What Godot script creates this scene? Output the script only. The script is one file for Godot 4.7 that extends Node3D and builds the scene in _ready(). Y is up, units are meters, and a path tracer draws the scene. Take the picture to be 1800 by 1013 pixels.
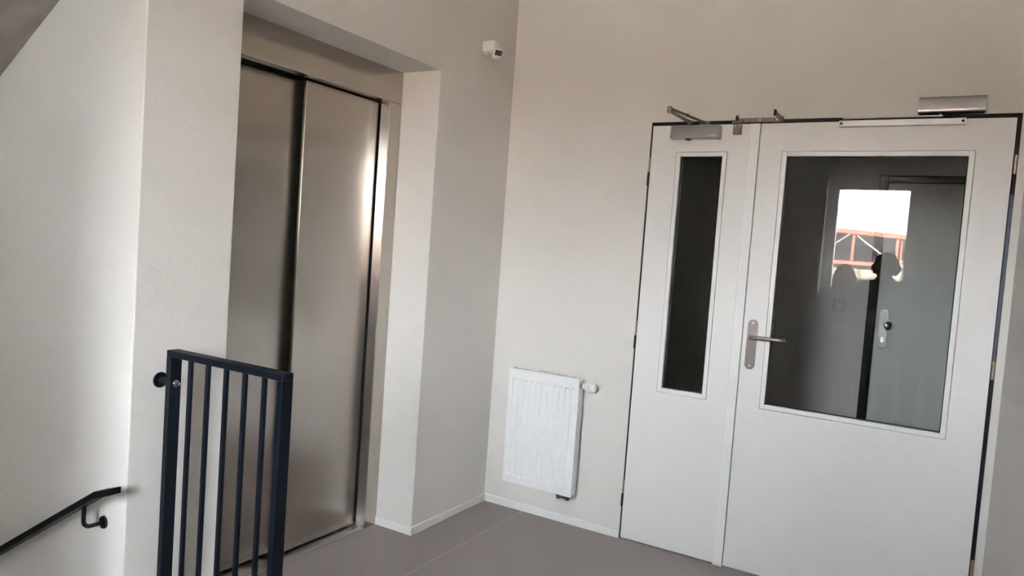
extends Node3D
# A landing with a lift niche, a radiator and a double door. x runs along the door wall, z comes towards the camera, y is up; the corner of the two walls on the floor is the origin.

const TOP := 2.85          # ceiling of the landing
const RIGHT := 2.3         # right wall
const BACK := 4.5          # window wall
const STAIR := 2.076       # wall along the stairs
var M := {}


# ---------------------------------------------------------------- geometry
class Geo:
	var v := PackedVector3Array()
	var n := PackedVector3Array()
	var uv := PackedVector2Array()
	var o := Vector3.ZERO
	func _init(at := Vector3.ZERO):
		o = at

	func put(p: Vector3, m: Vector3):
		v.append(p - o)
		n.append(m)
		var a := m.abs()
		if a.x >= a.y and a.x >= a.z:
			uv.append(Vector2(p.z, p.y))
		elif a.z >= a.y:
			uv.append(Vector2(p.x, p.y))
		else:
			uv.append(Vector2(p.z, p.x))

	func tri3(a: Vector3, b: Vector3, c: Vector3, na: Vector3, nb: Vector3, nc: Vector3):
		if (b - a).cross(c - a).dot(na + nb + nc) > 0.0:
			put(a, na); put(c, nc); put(b, nb)
		else:
			put(a, na); put(b, nb); put(c, nc)

	func tri(a: Vector3, b: Vector3, c: Vector3, out: Vector3):
		var m := (b - a).cross(c - a).normalized()
		if m.dot(out) < 0.0:
			m = -m
		tri3(a, b, c, m, m, m)

	func quad(a: Vector3, b: Vector3, c: Vector3, d: Vector3, out: Vector3):
		tri(a, b, c, out)
		tri(a, c, d, out)

	# box between two corners with chamfered edges, turned by t about its centre
	func box(lo: Vector3, hi: Vector3, bevel := 0.0, t := Basis()):
		var c := (lo + hi) / 2.0
		var h := (hi - lo) / 2.0
		var b := minf(bevel, minf(h.x, minf(h.y, h.z)) * 0.95)
		var inn := h - Vector3(b, b, b)
		for ax in 3:
			var u := (ax + 1) % 3
			var w := (ax + 2) % 3
			for s: float in [-1.0, 1.0]:
				var p: Array[Vector3] = []
				for q: Vector2 in [Vector2(-1, -1), Vector2(1, -1), Vector2(1, 1), Vector2(-1, 1)]:
					var e := Vector3.ZERO
					e[ax] = s * h[ax]; e[u] = q.x * inn[u]; e[w] = q.y * inn[w]
					p.append(c + t * e)
				var out := Vector3.ZERO
				out[ax] = s
				quad(p[0], p[1], p[2], p[3], t * out)
				if b > 0.0:
					for s2: float in [-1.0, 1.0]:
						var r: Array[Vector3] = []
						for q: Vector2 in [Vector2(-1, 0), Vector2(1, 0), Vector2(1, 1), Vector2(-1, 1)]:
							var e := Vector3.ZERO
							e[ax] = s * (h[ax] if q.y < 0.5 else inn[ax])
							e[u] = s2 * (inn[u] if q.y < 0.5 else h[u])
							e[w] = q.x * inn[w]
							r.append(c + t * e)
						var o2 := Vector3.ZERO
						o2[ax] = s; o2[u] = s2
						quad(r[0], r[1], r[2], r[3], t * o2)
		if b > 0.0:
			for k in 8:
				var s := Vector3(1 if k & 1 else -1, 1 if k & 2 else -1, 1 if k & 4 else -1)
				tri(c + t * (s * Vector3(h.x, inn.y, inn.z)), c + t * (s * Vector3(inn.x, h.y, inn.z)), c + t * (s * Vector3(inn.x, inn.y, h.z)), t * s)

	# outline (plane axes a then b, in cyclic order after the axis) pulled along an axis
	func prism(poly: PackedVector2Array, ax: int, lo: float, hi: float, smooth := false):
		var u := (ax + 1) % 3
		var w := (ax + 2) % 3
		var at := func(q: Vector2, k: float) -> Vector3:
			var e := Vector3.ZERO
			e[ax] = k; e[u] = q.x; e[w] = q.y
			return e
		var area := 0.0
		for i in poly.size():
			area += poly[i].cross(poly[(i + 1) % poly.size()])
		var side := signf(area)
		var cnt := poly.size()
		var ns: Array[Vector2] = []
		for i in cnt:
			var d := poly[(i + 1) % cnt] - poly[i]
			ns.append(Vector2(d.y, -d.x).normalized() * side)
		for i in cnt:
			var j := (i + 1) % cnt
			var m0 := ns[i]
			var m1 := ns[i]
			if smooth:
				if ns[(i + cnt - 1) % cnt].dot(ns[i]) > 0.6:
					m0 = (ns[(i + cnt - 1) % cnt] + ns[i]).normalized()
				if ns[j].dot(ns[i]) > 0.6:
					m1 = (ns[j] + ns[i]).normalized()
			var a: Vector3 = at.call(poly[i], lo)
			var b: Vector3 = at.call(poly[j], lo)
			var c: Vector3 = at.call(poly[j], hi)
			var d: Vector3 = at.call(poly[i], hi)
			var n0: Vector3 = at.call(m0, 0.0)
			var n1: Vector3 = at.call(m1, 0.0)
			tri3(a, b, c, n0, n1, n1)
			tri3(a, c, d, n0, n1, n0)
		var idx := Geometry2D.triangulate_polygon(poly)
		var out := Vector3.ZERO
		out[ax] = 1.0
		for i in range(0, idx.size(), 3):
			tri(at.call(poly[idx[i]], lo), at.call(poly[idx[i + 1]], lo), at.call(poly[idx[i + 2]], lo), -out)
			tri(at.call(poly[idx[i]], hi), at.call(poly[idx[i + 1]], hi), at.call(poly[idx[i + 2]], hi), out)

	# round tube through points
	func tube(pts: Array, r: float, sides := 12, r_end := -1.0):
		if r_end < 0.0:
			r_end = r
		var rings: Array = []
		var cnt := pts.size()
		var up := Vector3.ZERO
		for i in cnt:
			var d: Vector3 = (pts[mini(i + 1, cnt - 1)] - pts[maxi(i - 1, 0)]).normalized()
			if up == Vector3.ZERO:
				up = d.cross(Vector3(0.31, 0.87, 0.41)).normalized()
			up = (up - d * up.dot(d)).normalized()
			var w := d.cross(up)
			var rr := lerpf(r, r_end, float(i) / (cnt - 1))
			var ring: Array = []
			for k in sides:
				var a := TAU * k / sides
				var m := up * cos(a) + w * sin(a)
				ring.append([pts[i] + m * rr, m])
			rings.append(ring)
		for i in cnt - 1:
			for k in sides:
				var a = rings[i][k]
				var b = rings[i][(k + 1) % sides]
				var c = rings[i + 1][(k + 1) % sides]
				var d = rings[i + 1][k]
				tri3(a[0], b[0], c[0], a[1], b[1], c[1])
				tri3(a[0], c[0], d[0], a[1], c[1], d[1])
		for e in [0, cnt - 1]:
			var out: Vector3 = (pts[0] - pts[1]) if e == 0 else (pts[cnt - 1] - pts[cnt - 2])
			for k in sides:
				tri(pts[e], rings[e][k][0], rings[e][(k + 1) % sides][0], out)

	# profile of Vector2(distance along, radius) turned about an axis through at
	func lathe(at: Vector3, axis: Vector3, prof: PackedVector2Array, sides := 20):
		axis = axis.normalized()
		var a := axis.cross(Vector3(0.37, 0.83, 0.42)).normalized()
		var b := axis.cross(a)
		var cnt := prof.size()
		var nr: Array[Vector2] = []
		for i in cnt - 1:
			var d := prof[i + 1] - prof[i]
			nr.append(Vector2(-d.y, d.x).normalized())
		for i in cnt - 1:
			var m0 := nr[i]
			var m1 := nr[i]
			if i > 0 and nr[i - 1].dot(nr[i]) > 0.75:
				m0 = (nr[i - 1] + nr[i]).normalized()
			if i < cnt - 2 and nr[i + 1].dot(nr[i]) > 0.75:
				m1 = (nr[i + 1] + nr[i]).normalized()
			for k in sides:
				var t0 := TAU * k / sides
				var t1 := TAU * (k + 1) / sides
				var r0 := a * cos(t0) + b * sin(t0)
				var r1 := a * cos(t1) + b * sin(t1)
				var p := at + axis * prof[i].x + r0 * prof[i].y
				var q := at + axis * prof[i].x + r1 * prof[i].y
				var s := at + axis * prof[i + 1].x + r1 * prof[i + 1].y
				var t := at + axis * prof[i + 1].x + r0 * prof[i + 1].y
				tri3(p, q, s, axis * m0.x + r0 * m0.y, axis * m0.x + r1 * m0.y, axis * m1.x + r1 * m1.y)
				tri3(p, s, t, axis * m0.x + r0 * m0.y, axis * m1.x + r1 * m1.y, axis * m1.x + r0 * m1.y)

	# flat bar of a rectangular section following points in a plane with the given sideways axis
	func bar(pts: Array, side: Vector3, half_side: float, half_thick: float, bevel := 0.0015):
		for i in pts.size() - 1:
			var a: Vector3 = pts[i]
			var b: Vector3 = pts[i + 1]
			var d := (b - a).normalized()
			var s := (side - d * side.dot(d)).normalized()
			var t := Basis(d, s, d.cross(s))
			var c := (a + b) / 2.0
			var h := Vector3(a.distance_to(b) / 2.0, half_side, half_thick)
			box(c - h, c + h, bevel, t)

	func mesh() -> ArrayMesh:
		var arr := []
		arr.resize(Mesh.ARRAY_MAX)
		arr[Mesh.ARRAY_VERTEX] = v
		arr[Mesh.ARRAY_NORMAL] = n
		arr[Mesh.ARRAY_TEX_UV] = uv
		var m := ArrayMesh.new()
		m.add_surface_from_arrays(Mesh.PRIMITIVE_TRIANGLES, arr)
		return m

	# surface of a smooth union of tapered capsules [from, to, radius, radius]
	func skin(bones: Array, cell: float, k: float):
		var lo := Vector3(1e9, 1e9, 1e9)
		var hi := -lo
		for b in bones:
			var r: float = maxf(b[2], b[3]) + k + 2.0 * cell
			for e in 2:
				lo = lo.min(b[e] - Vector3(r, r, r))
				hi = hi.max(b[e] + Vector3(r, r, r))
		var nx := int(ceil((hi.x - lo.x) / cell)) + 1
		var ny := int(ceil((hi.y - lo.y) / cell)) + 1
		var nz := int(ceil((hi.z - lo.z) / cell)) + 1
		var f := PackedFloat32Array()
		f.resize(nx * ny * nz)
		f.fill(1.0)
		for b in bones:
			var p0: Vector3 = b[0]
			var p1: Vector3 = b[1]
			var r0: float = b[2]
			var r1: float = b[3]
			var r := maxf(r0, r1) + k + 2.0 * cell
			var l := ((p0.min(p1) - Vector3(r, r, r) - lo) / cell).floor()
			var h := ((p0.max(p1) + Vector3(r, r, r) - lo) / cell).ceil()
			var d := p1 - p0
			var dd := maxf(d.length_squared(), 1e-9)
			for i in range(maxi(int(l.x), 0), mini(int(h.x), nx)):
				for j in range(maxi(int(l.y), 0), mini(int(h.y), ny)):
					var at := (i * ny + j) * nz
					for q in range(maxi(int(l.z), 0), mini(int(h.z), nz)):
						var p := lo + Vector3(i, j, q) * cell
						var t := clampf((p - p0).dot(d) / dd, 0.0, 1.0)
						var x := p.distance_to(p0 + d * t) - lerpf(r0, r1, t)
						var y := f[at + q]
						var s := maxf(k - absf(x - y), 0.0) / k
						f[at + q] = minf(x, y) - s * s * k * 0.25
		var spot := PackedInt32Array()
		spot.resize(nx * ny * nz)
		spot.fill(-1)
		var ps := PackedVector3Array()
		var ms := PackedVector3Array()
		var sx := ny * nz
		var sy := nz
		for i in nx - 1:
			for j in ny - 1:
				for q in nz - 1:
					var at := i * sx + j * sy + q
					if absf(f[at]) > 2.0 * cell:
						continue
					var c := [f[at], f[at + sx], f[at + sy], f[at + sx + sy], f[at + 1], f[at + sx + 1], f[at + sy + 1], f[at + sx + sy + 1]]
					var inside := 0
					for x: float in c:
						if x < 0.0:
							inside += 1
					if inside == 0 or inside == 8:
						continue
					var sum := Vector3.ZERO
					var hits := 0
					for e: Vector2i in [Vector2i(0, 1), Vector2i(2, 3), Vector2i(4, 5), Vector2i(6, 7), Vector2i(0, 2), Vector2i(1, 3), Vector2i(4, 6), Vector2i(5, 7), Vector2i(0, 4), Vector2i(1, 5), Vector2i(2, 6), Vector2i(3, 7)]:
						var a: float = c[e.x]
						var b: float = c[e.y]
						if (a < 0.0) != (b < 0.0):
							var t := a / (a - b)
							var pa := Vector3(e.x & 1, (e.x >> 1) & 1, e.x >> 2)
							var pb := Vector3(e.y & 1, (e.y >> 1) & 1, e.y >> 2)
							sum += pa.lerp(pb, t)
							hits += 1
					spot[at] = ps.size()
					ps.append(lo + (Vector3(i, j, q) + sum / hits) * cell)
					ms.append(Vector3(c[1] + c[3] + c[5] + c[7] - c[0] - c[2] - c[4] - c[6], c[2] + c[3] + c[6] + c[7] - c[0] - c[1] - c[4] - c[5], c[4] + c[5] + c[6] + c[7] - c[0] - c[1] - c[2] - c[3]).normalized())
		for i in range(1, nx - 1):
			for j in range(1, ny - 1):
				for q in range(1, nz - 1):
					var at := i * sx + j * sy + q
					if absf(f[at]) > 2.0 * cell:
						continue
					for e in 3:
						var s: int = [sx, sy, 1][e]
						if (f[at] < 0.0) == (f[at + s] < 0.0):
							continue
						var s1: int = [sy, 1, sx][e]
						var s2: int = [1, sx, sy][e]
						var a := spot[at]
						var b := spot[at - s1]
						var c := spot[at - s1 - s2]
						var d := spot[at - s2]
						if a < 0 or b < 0 or c < 0 or d < 0:
							continue
						tri3(ps[a], ps[b], ps[c], ms[a], ms[b], ms[c])
						tri3(ps[a], ps[c], ps[d], ms[a], ms[c], ms[d])


# ---------------------------------------------------------------- scene helpers
func tag(o: Node, label: String, category := "", group := "", kind := ""):
	if label:
		o.set_meta("label", label)
	if category:
		o.set_meta("category", category)
	if group:
		o.set_meta("group", group)
	if kind:
		o.set_meta("kind", kind)


func obj(called: String, g: Geo, mat: Material, parent: Node = self) -> MeshInstance3D:
	var o := MeshInstance3D.new()
	o.name = called
	o.mesh = g.mesh()
	o.material_override = mat
	parent.add_child(o, true)
	return o


func thing(called: String, at: Vector3, label: String, category: String, group := "", kind := "") -> Node3D:
	var o := Node3D.new()
	o.name = called
	o.position = at
	add_child(o, true)
	tag(o, label, category, group, kind)
	return o


func copy_part(src: MeshInstance3D, called: String, parent: Node, shift: Vector3) -> MeshInstance3D:
	var o := MeshInstance3D.new()
	o.name = called
	o.mesh = src.mesh
	o.material_override = src.material_override
	o.position = shift
	parent.add_child(o, true)
	return o


func mat(c: Color, rough: float, metal := 0.0) -> StandardMaterial3D:
	var m := StandardMaterial3D.new()
	m.albedo_color = c
	m.roughness = rough
	m.metallic = metal
	return m


func rgb(r: int, g: int, b: int) -> Color:
	return Color8(r, g, b)


func noise_image(seed_: int, freq: float, octaves: int, size := 512) -> Image:
	var n := FastNoiseLite.new()
	n.seed = seed_
	n.noise_type = FastNoiseLite.TYPE_SIMPLEX_SMOOTH
	n.frequency = freq
	n.fractal_octaves = octaves
	return n.get_seamless_image(size, size)


func relief(m: StandardMaterial3D, im: Image, scale_: Vector3, cm: float):
	m.heightmap_enabled = true
	m.heightmap_texture = ImageTexture.create_from_image(im)
	m.heightmap_scale = cm
	m.uv1_triplanar = true
	m.uv1_world_triplanar = true
	m.uv1_scale = scale_


func tint(im: Image, a: Color, b: Color) -> ImageTexture:
	var out := Image.create(im.get_width(), im.get_height(), false, Image.FORMAT_RGB8)
	for y in im.get_height():
		for x in im.get_width():
			out.set_pixel(x, y, a.lerp(b, im.get_pixel(x, y).r))
	return ImageTexture.create_from_image(out)


func brushed(c: Color, rough: float, an: float) -> StandardMaterial3D:
	var m := mat(c, rough, 1.0)
	m.anisotropy_enabled = true
	m.anisotropy = an
	return m


func make_materials():
	# painted glass-fibre wallpaper: a fine woven relief
	var weave := noise_image(3, 0.035, 3)
	M.wall = mat(rgb(224, 220, 214), 0.75)
	relief(M.wall, weave, Vector3(9.0, 4.5, 9.0), 0.065)
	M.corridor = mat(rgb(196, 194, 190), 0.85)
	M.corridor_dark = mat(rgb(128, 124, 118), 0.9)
	M.ceiling = mat(rgb(232, 231, 228), 0.85)
	M.base = mat(rgb(234, 233, 230), 0.45)
	var fl := noise_image(11, 0.09, 4)
	M.vinyl = mat(Color.WHITE, 0.62)
	M.vinyl.albedo_texture = tint(fl, rgb(150, 141, 136), rgb(161, 152, 146))
	relief(M.vinyl, fl, Vector3(4, 4, 4), 0.012)
	M.weld = mat(rgb(186, 176, 168), 0.5)
	M.slab = mat(rgb(120, 118, 114), 0.9)
	var co := noise_image(21, 0.012, 5)
	M.concrete = mat(Color.WHITE, 0.85)
	M.concrete.albedo_texture = tint(co, rgb(120, 114, 106), rgb(168, 161, 151))
	relief(M.concrete, co, Vector3(1.1, 1.1, 1.1), 0.25)
	M.leaf = mat(rgb(232, 230, 227), 0.42)
	M.bead = mat(rgb(236, 235, 232), 0.4)
	M.frame = mat(rgb(13, 12, 14), 0.7)
	M.film = mat(rgb(74, 84, 98), 0.45)
	M.navy = mat(rgb(10, 17, 27), 0.5)
	M.navy.metallic_specular = 0.35
	M.rail = mat(rgb(11, 13, 18), 0.45)
	M.rail.metallic_specular = 0.35
	M.steel = brushed(rgb(190, 183, 175), 0.22, 0.9)
	M.steel_jamb = brushed(rgb(205, 200, 194), 0.27, 0.93)
	M.sill = brushed(rgb(185, 182, 178), 0.34, 0.5)
	M.dark = mat(rgb(14, 13, 13), 0.6)
	M.alu = mat(rgb(178, 176, 176), 0.34, 0.95)
	M.alu_light = mat(rgb(205, 202, 200), 0.38, 0.35)
	M.zinc = mat(rgb(120, 112, 104), 0.35, 1.0)
	M.inox = mat(rgb(150, 141, 136), 0.28, 1.0)
	M.chrome = mat(rgb(225, 225, 225), 0.12, 1.0)
	M.brass = mat(rgb(176, 158, 142), 0.3, 1.0)
	M.rubber = mat(rgb(18, 16, 16), 0.7)
	M.rad = mat(rgb(238, 239, 238), 0.5)
	M.plastic = mat(rgb(235, 234, 230), 0.4)
	M.lens = mat(rgb(98, 106, 102), 0.25)
	M.grey_leaf = mat(rgb(196, 204, 198), 0.5)
	M.lock = mat(rgb(205, 205, 200), 0.3, 0.9)
	M.switch = mat(rgb(186, 189, 186), 0.5)
	M.plate_dark = mat(rgb(120, 122, 120), 0.35, 0.9)
	var glass := mat(Color(0.2, 0.24, 0.22, 0.012), 0.0)
	glass.transparency = BaseMaterial3D.TRANSPARENCY_ALPHA
	glass.metallic_specular = 0.7
	M.glass = glass
	var clear := mat(Color(0.5, 0.52, 0.52, 0.01), 0.0)
	clear.transparency = BaseMaterial3D.TRANSPARENCY_ALPHA
	M.clear = clear
	M.frame_white = mat(rgb(232, 232, 230), 0.35)
	M.red_steel = mat(rgb(170, 104, 84), 0.6)
	M.pale_steel = mat(rgb(176, 164, 160), 0.6)
	M.shed = mat(rgb(52, 51, 50), 0.8)
	M.facade = mat(rgb(176, 165, 150), 0.9)
	M.plaster = mat(rgb(166, 167, 168), 0.9)
	M.ground = mat(rgb(96, 84, 70), 0.95)


func _ready():
	# ---- camera
	var cam := Camera3D.new()
	cam.name = "camera"
	cam.transform = Transform3D(Basis(Vector3(0.85837, 0.07141, -0.50804), Vector3(-0.08901, 0.99598, -0.01039), Vector3(0.50526, 0.05415, 0.86127)), Vector3(2.06639, 1.39541, 3.38225))
	cam.fov = 43.06
	cam.near = 0.02
	cam.far = 200.0
	add_child(cam)
	cam.current = true
	# ---- sky, sun, exposure
	var sky := ProceduralSkyMaterial.new()
	sky.sky_top_color = Color(1.0, 1.045, 1.1)
	sky.sky_horizon_color = Color(0.93, 0.93, 0.93)
	sky.ground_bottom_color = Color(0.3, 0.27, 0.24)
	sky.ground_horizon_color = Color(0.5, 0.47, 0.43)
	sky.sky_energy_multiplier = 1.0
	var env := Environment.new()
	env.background_mode = Environment.BG_SKY
	env.sky = Sky.new()
	env.sky.sky_material = sky
	env.background_energy_multiplier = 4.0
	env.tonemap_mode = Environment.TONE_MAPPER_LINEAR
	env.tonemap_exposure = 26.5
	env.sdfgi_enabled = true
	env.ssao_enabled = true
	env.ssil_enabled = true
	var we := WorldEnvironment.new()
	we.name = "world_environment"
	we.environment = env
	add_child(we)
	var sun := DirectionalLight3D.new()
	sun.name = "sun"
	sun.light_color = Color(1.0, 0.94, 0.86)
	sun.light_energy = 1.6
	sun.light_angular_distance = 0.6
	sun.shadow_enabled = true
	sun.look_at_from_position(Vector3(-5, 14, -12), Vector3(0, 0, 4))
	add_child(sun)

	make_materials()
	build_shell()
	build_stairs()
	build_window()
	build_outside()
	build_corridor()
	build_lift()
	build_door()
	build_closers()
	build_radiator()
	build_balustrade()
	build_handrail()
	build_detector()
	build_people()


# ---------------------------------------------------------------- the setting
func chamfered(pts: PackedVector2Array, which: Array, c: float) -> PackedVector2Array:
	var out := PackedVector2Array()
	var cnt := pts.size()
	for i in cnt:
		if i in which:
			var a := (pts[(i + cnt - 1) % cnt] - pts[i]).normalized()
			var b := (pts[(i + 1) % cnt] - pts[i]).normalized()
			out.append(pts[i] + a * c)
			out.append(pts[i] + (a + b) * c * 0.3)
			out.append(pts[i] + b * c)
		else:
			out.append(pts[i])
	return out


func build_shell():
	# floor: screed slab with two welded vinyl sheets
	var fl := thing("floor", Vector3.ZERO, "grey-brown vinyl floor of the landing with one pale weld line", "floor", "", "structure")
	var g := Geo.new()
	g.box(Vector3(-0.62, -0.25, -0.3), Vector3(2.6, -0.004, 2.03))
	g.box(Vector3(0.57, -0.25, 2.03), Vector3(2.6, -0.004, 4.9))
	obj("screed", g, M.slab, fl)
	g = Geo.new()
	g.box(Vector3(-0.2163, -0.004, -0.12), Vector3(0.2445, 0.0, 2.03))
	obj("vinyl_sheet", g, M.vinyl, fl)
	g = Geo.new()
	g.prism(PackedVector2Array([Vector2(-0.12, 0.2485), Vector2(2.03, 0.2485), Vector2(2.03, 0.57), Vector2(BACK, 0.57), Vector2(BACK, 2.3), Vector2(-0.12, 2.3)]), 1, -0.004, 0.0)
	obj("vinyl_sheet", g, M.vinyl, fl)
	g = Geo.new()
	g.box(Vector3(0.2445, -0.004, -0.12), Vector3(0.2485, -0.0002, 2.03))
	obj("weld_line", g, M.weld, fl)
	g = Geo.new()
	g.box(Vector3(-0.45, TOP, -0.15), Vector3(2.5, 3.0, STAIR))
	tag(obj("ceiling", g, M.ceiling), "white ceiling slab in front of the lift and the door", "ceiling", "", "structure")
	g = Geo.new()
	g.box(Vector3(0.57, TOP, STAIR), Vector3(2.5, 3.0, 4.88))
	tag(obj("ceiling", g, M.ceiling), "white ceiling slab between the stairs and the right wall", "ceiling", "", "structure")
	# door wall
	g = Geo.new()
	g.box(Vector3(-0.8, 0, -0.14), Vector3(0.797, TOP, 0))
	g.box(Vector3(0.797, 2.0475, -0.14), Vector3(2.2725, TOP, 0))
	g.box(Vector3(2.2725, 0, -0.14), Vector3(2.5, TOP, 0))
	tag(obj("wall_back", g, M.wall), "white papered wall around the double door and behind the radiator", "wall", "", "structure")
	# wall of the lift niche
	g = Geo.new()
	g.prism(chamfered(PackedVector2Array([Vector2(0, -0.36), Vector2(0.645, -0.36), Vector2(0.645, 0), Vector2(0, 0)]), [2], 0.004), 1, 0, 2.189)
	tag(obj("wall_left", g, M.wall), "white papered wall between lift niche and room corner, under the motion detector", "wall", "", "structure")
	g = Geo.new()
	g.box(Vector3(-0.72, 2.189, 0), Vector3(0, TOP, 1.74))
	tag(obj("wall_lintel", g, M.wall), "white papered wall over the lift niche", "wall", "", "structure")
	g = Geo.new()
	g.box(Vector3(-0.8, 0, 0), Vector3(-0.72, TOP, 1.74))
	tag(obj("wall_shaft", g, M.wall), "rear wall of the lift shaft, behind the closed door panels", "wall", "", "structure")
	# pier beside the lift and the wall along the stairs
	g = Geo.new()
	g.prism(chamfered(PackedVector2Array([Vector2(1.74, -3.5), Vector2(STAIR, -3.5), Vector2(STAIR, 0), Vector2(1.74, 0)]), [2, 3], 0.004), 1, -2.0, 2.189)
	g.prism(chamfered(PackedVector2Array([Vector2(1.74, -3.5), Vector2(STAIR, -3.5), Vector2(STAIR, 0), Vector2(1.74, 0)]), [2], 0.004), 1, 2.189, TOP)
	g.box(Vector3(-3.5, TOP, 1.74), Vector3(-0.45, 4.7, STAIR))
	g.box(Vector3(-0.45, 3.0, 1.74), Vector3(0.72, 4.7, STAIR))
	tag(obj("wall_stairs", g, M.wall), "white papered pier and long wall beside the stairs, with the dark handrail", "wall", "", "structure")
	g = Geo.new()
	g.box(Vector3(RIGHT, -0.25, -0.14), Vector3(2.55, TOP, 4.88))
	tag(obj("wall_right", g, M.wall), "white papered wall at the right edge of the picture", "wall", "", "structure")
	# window wall with its opening, and the far walls of the stairwell
	g = Geo.new()
	g.box(Vector3(0.57, -0.25, BACK), Vector3(0.99, TOP, 4.88))
	g.box(Vector3(1.82, -0.25, BACK), Vector3(2.5, TOP, 4.88))
	g.box(Vector3(0.99, -0.25, BACK), Vector3(1.82, 0.95, 4.88))
	g.box(Vector3(0.99, 2.335, BACK), Vector3(1.82, TOP, 4.88))
	tag(obj("wall_window", g, M.wall), "white papered wall with the window, mirrored in the wide door pane", "wall", "", "structure")
	g = Geo.new()
	g.box(Vector3(-3.6, -2.0, 1.74), Vector3(-3.35, 4.7, 4.9))
	tag(obj("wall_end", g, M.wall), "white end wall of the stairwell", "wall", "", "structure")
	g = Geo.new()
	g.box(Vector3(-3.6, -2.0, BACK), Vector3(0.57, 4.7, 4.88))
	tag(obj("wall_well", g, M.wall), "white wall beside the flight going up, behind the camera", "wall", "", "structure")
	g = Geo.new()
	g.box(Vector3(0.57, 3.0, STAIR), Vector3(0.72, 4.7, 4.88))
	tag(obj("wall_upper", g, M.wall), "white wall between stairwell and upper landing", "wall", "", "structure")
	g = Geo.new()
	g.box(Vector3(-3.6, 4.7, 1.74), Vector3(0.72, 4.9, 4.9))
	tag(obj("ceiling", g, M.ceiling), "white ceiling above the stairwell", "ceiling", "", "structure")
	# what carries the landing and closes the stairwell below
	g = Geo.new()
	g.box(Vector3(0.58, -2.0, 1.74), Vector3(2.6, -0.25, 4.9))
	tag(obj("wall_below", g, M.wall), "white wall below the landing beside the flight going down", "wall", "", "structure")
	g = Geo.new()
	g.box(Vector3(-3.6, -2.2, 1.74), Vector3(2.6, -2.0, 4.9))
	tag(obj("floor", g, M.slab), "grey floor at the bottom of the stairwell", "floor", "", "structure")
	# skirting
	g = Geo.new()
	g.box(Vector3(0.0, 0, 0), Vector3(0.796, 0.04, 0.008), 0.0015)
	tag(obj("baseboard_back", g, M.base), "low white skirting below the radiator up to the door", "baseboard", "", "structure")
	g = Geo.new()
	g.box(Vector3(0, 0, 0.008), Vector3(0.008, 0.04, 0.653), 0.0015)
	tag(obj("baseboard_left", g, M.base), "low white skirting on the wall between lift niche and corner", "baseboard", "", "structure")
	g = Geo.new()
	g.box(Vector3(-0.224, 0, 0.645), Vector3(0.002, 0.04, 0.653), 0.0015)
	tag(obj("baseboard_niche", g, M.base), "short white skirting on the side of the lift niche", "baseboard", "", "structure")
	g = Geo.new()
	g.box(Vector3(0, 0, 1.74), Vector3(0.008, 0.04, 2.03), 0.0015)
	tag(obj("baseboard_pier", g, M.base), "short white skirting at the foot of the pier", "baseboard", "", "structure")
	g = Geo.new()
	g.box(Vector3(RIGHT - 0.008, 0, 0.002), Vector3(RIGHT, 0.04, BACK), 0.0015)
	tag(obj("baseboard_right", g, M.base), "low white skirting on the right wall", "baseboard", "", "structure")


func build_stairs():
	# flight down along the stair wall
	var run := 0.29
	var rise := 0.1675
	var d := thing("stair_flight", Vector3(0.57, 0, 2.7), "concrete flight going down to the left, below the dark handrail", "stairs")
	for i in 9:
		var g := Geo.new(d.position)
		var y := -rise * (i + 1)
		g.box(Vector3(0.57 - run * (i + 1), y - 0.2, STAIR + 0.002), Vector3(0.57 - run * i, y, 3.19), 0.003)
		obj("step", g, M.slab, d)
	# half landing below and flight up from the landing, in front of the window wall
	var h := thing("half_landing", Vector3(-2.7, -1.7, 3.3), "concrete half landing at the foot of the flight going down", "landing")
	var gh := Geo.new(h.position)
	gh.box(Vector3(-3.349, -1.9, STAIR), Vector3(-2.04, -1.675, BACK))
	obj("slab", gh, M.slab, h)
	var u := thing("stair_flight", Vector3(0.57, 0, 4.0), "concrete flight going up to the left in front of the window wall", "stairs")
	for i in 9:
		var g := Geo.new(u.position)
		var y := rise * (i + 1)
		g.box(Vector3(0.57 - run * (i + 1), y - 0.25, 3.38), Vector3(0.57 - run * i, y, BACK - 0.002), 0.003)
		obj("step", g, M.slab, u)
	slope_railing("dark blue railing along the flight going up, faintly mirrored in the narrow pane", Vector2(0.5, 0.1675), Vector2(-2.0, 0.1675 + 2.5 * 0.5776), 3.4)
	slope_railing("dark blue railing on the open side of the flight going down", Vector2(0.5, -0.1675), Vector2(-1.95, -0.1675 - 2.45 * 0.5776), 3.22)
	# flight above, whose rough underside shows in the top left corner
	var a := thing("stair_flight", Vector3(0.5, 2.7, 2.7), "raw concrete underside of the flight above, top left corner", "stairs")
	var g := Geo.new(a.position)
	var slope := 0.607
	var y0 := 2.094 + 0.473 * slope     # underside at x = 0
	g.prism(PackedVector2Array([Vector2(-2.05, y0 - 2.05 * slope), Vector2(0.57, y0 + 0.57 * slope), Vector2(0.57, y0 + 0.57 * slope + 0.16), Vector2(-2.05, y0 - 2.05 * slope + 0.16)]), 2, STAIR + 0.001, 3.25)
	obj("underside", g, M.concrete, a)
	for i in 9:
		var s := Geo.new(a.position)
		var x := -2.05 + run * i
		s.box(Vector3(x, y0 + (x + run) * slope + 0.02, STAIR + 0.001), Vector3(x + run, y0 + x * slope + 0.36, 3.25), 0.003)
		obj("step", s, M.slab, a)
	var h2 := thing("half_landing", Vector3(-2.7, 1.3, 3.3), "concrete half landing between the upper flights", "landing")
	var g2 := Geo.new(h2.position)
	g2.box(Vector3(-3.345, 1.28, STAIR), Vector3(-2.05, 1.5, BACK))
	obj("slab", g2, M.concrete, h2)


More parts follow.
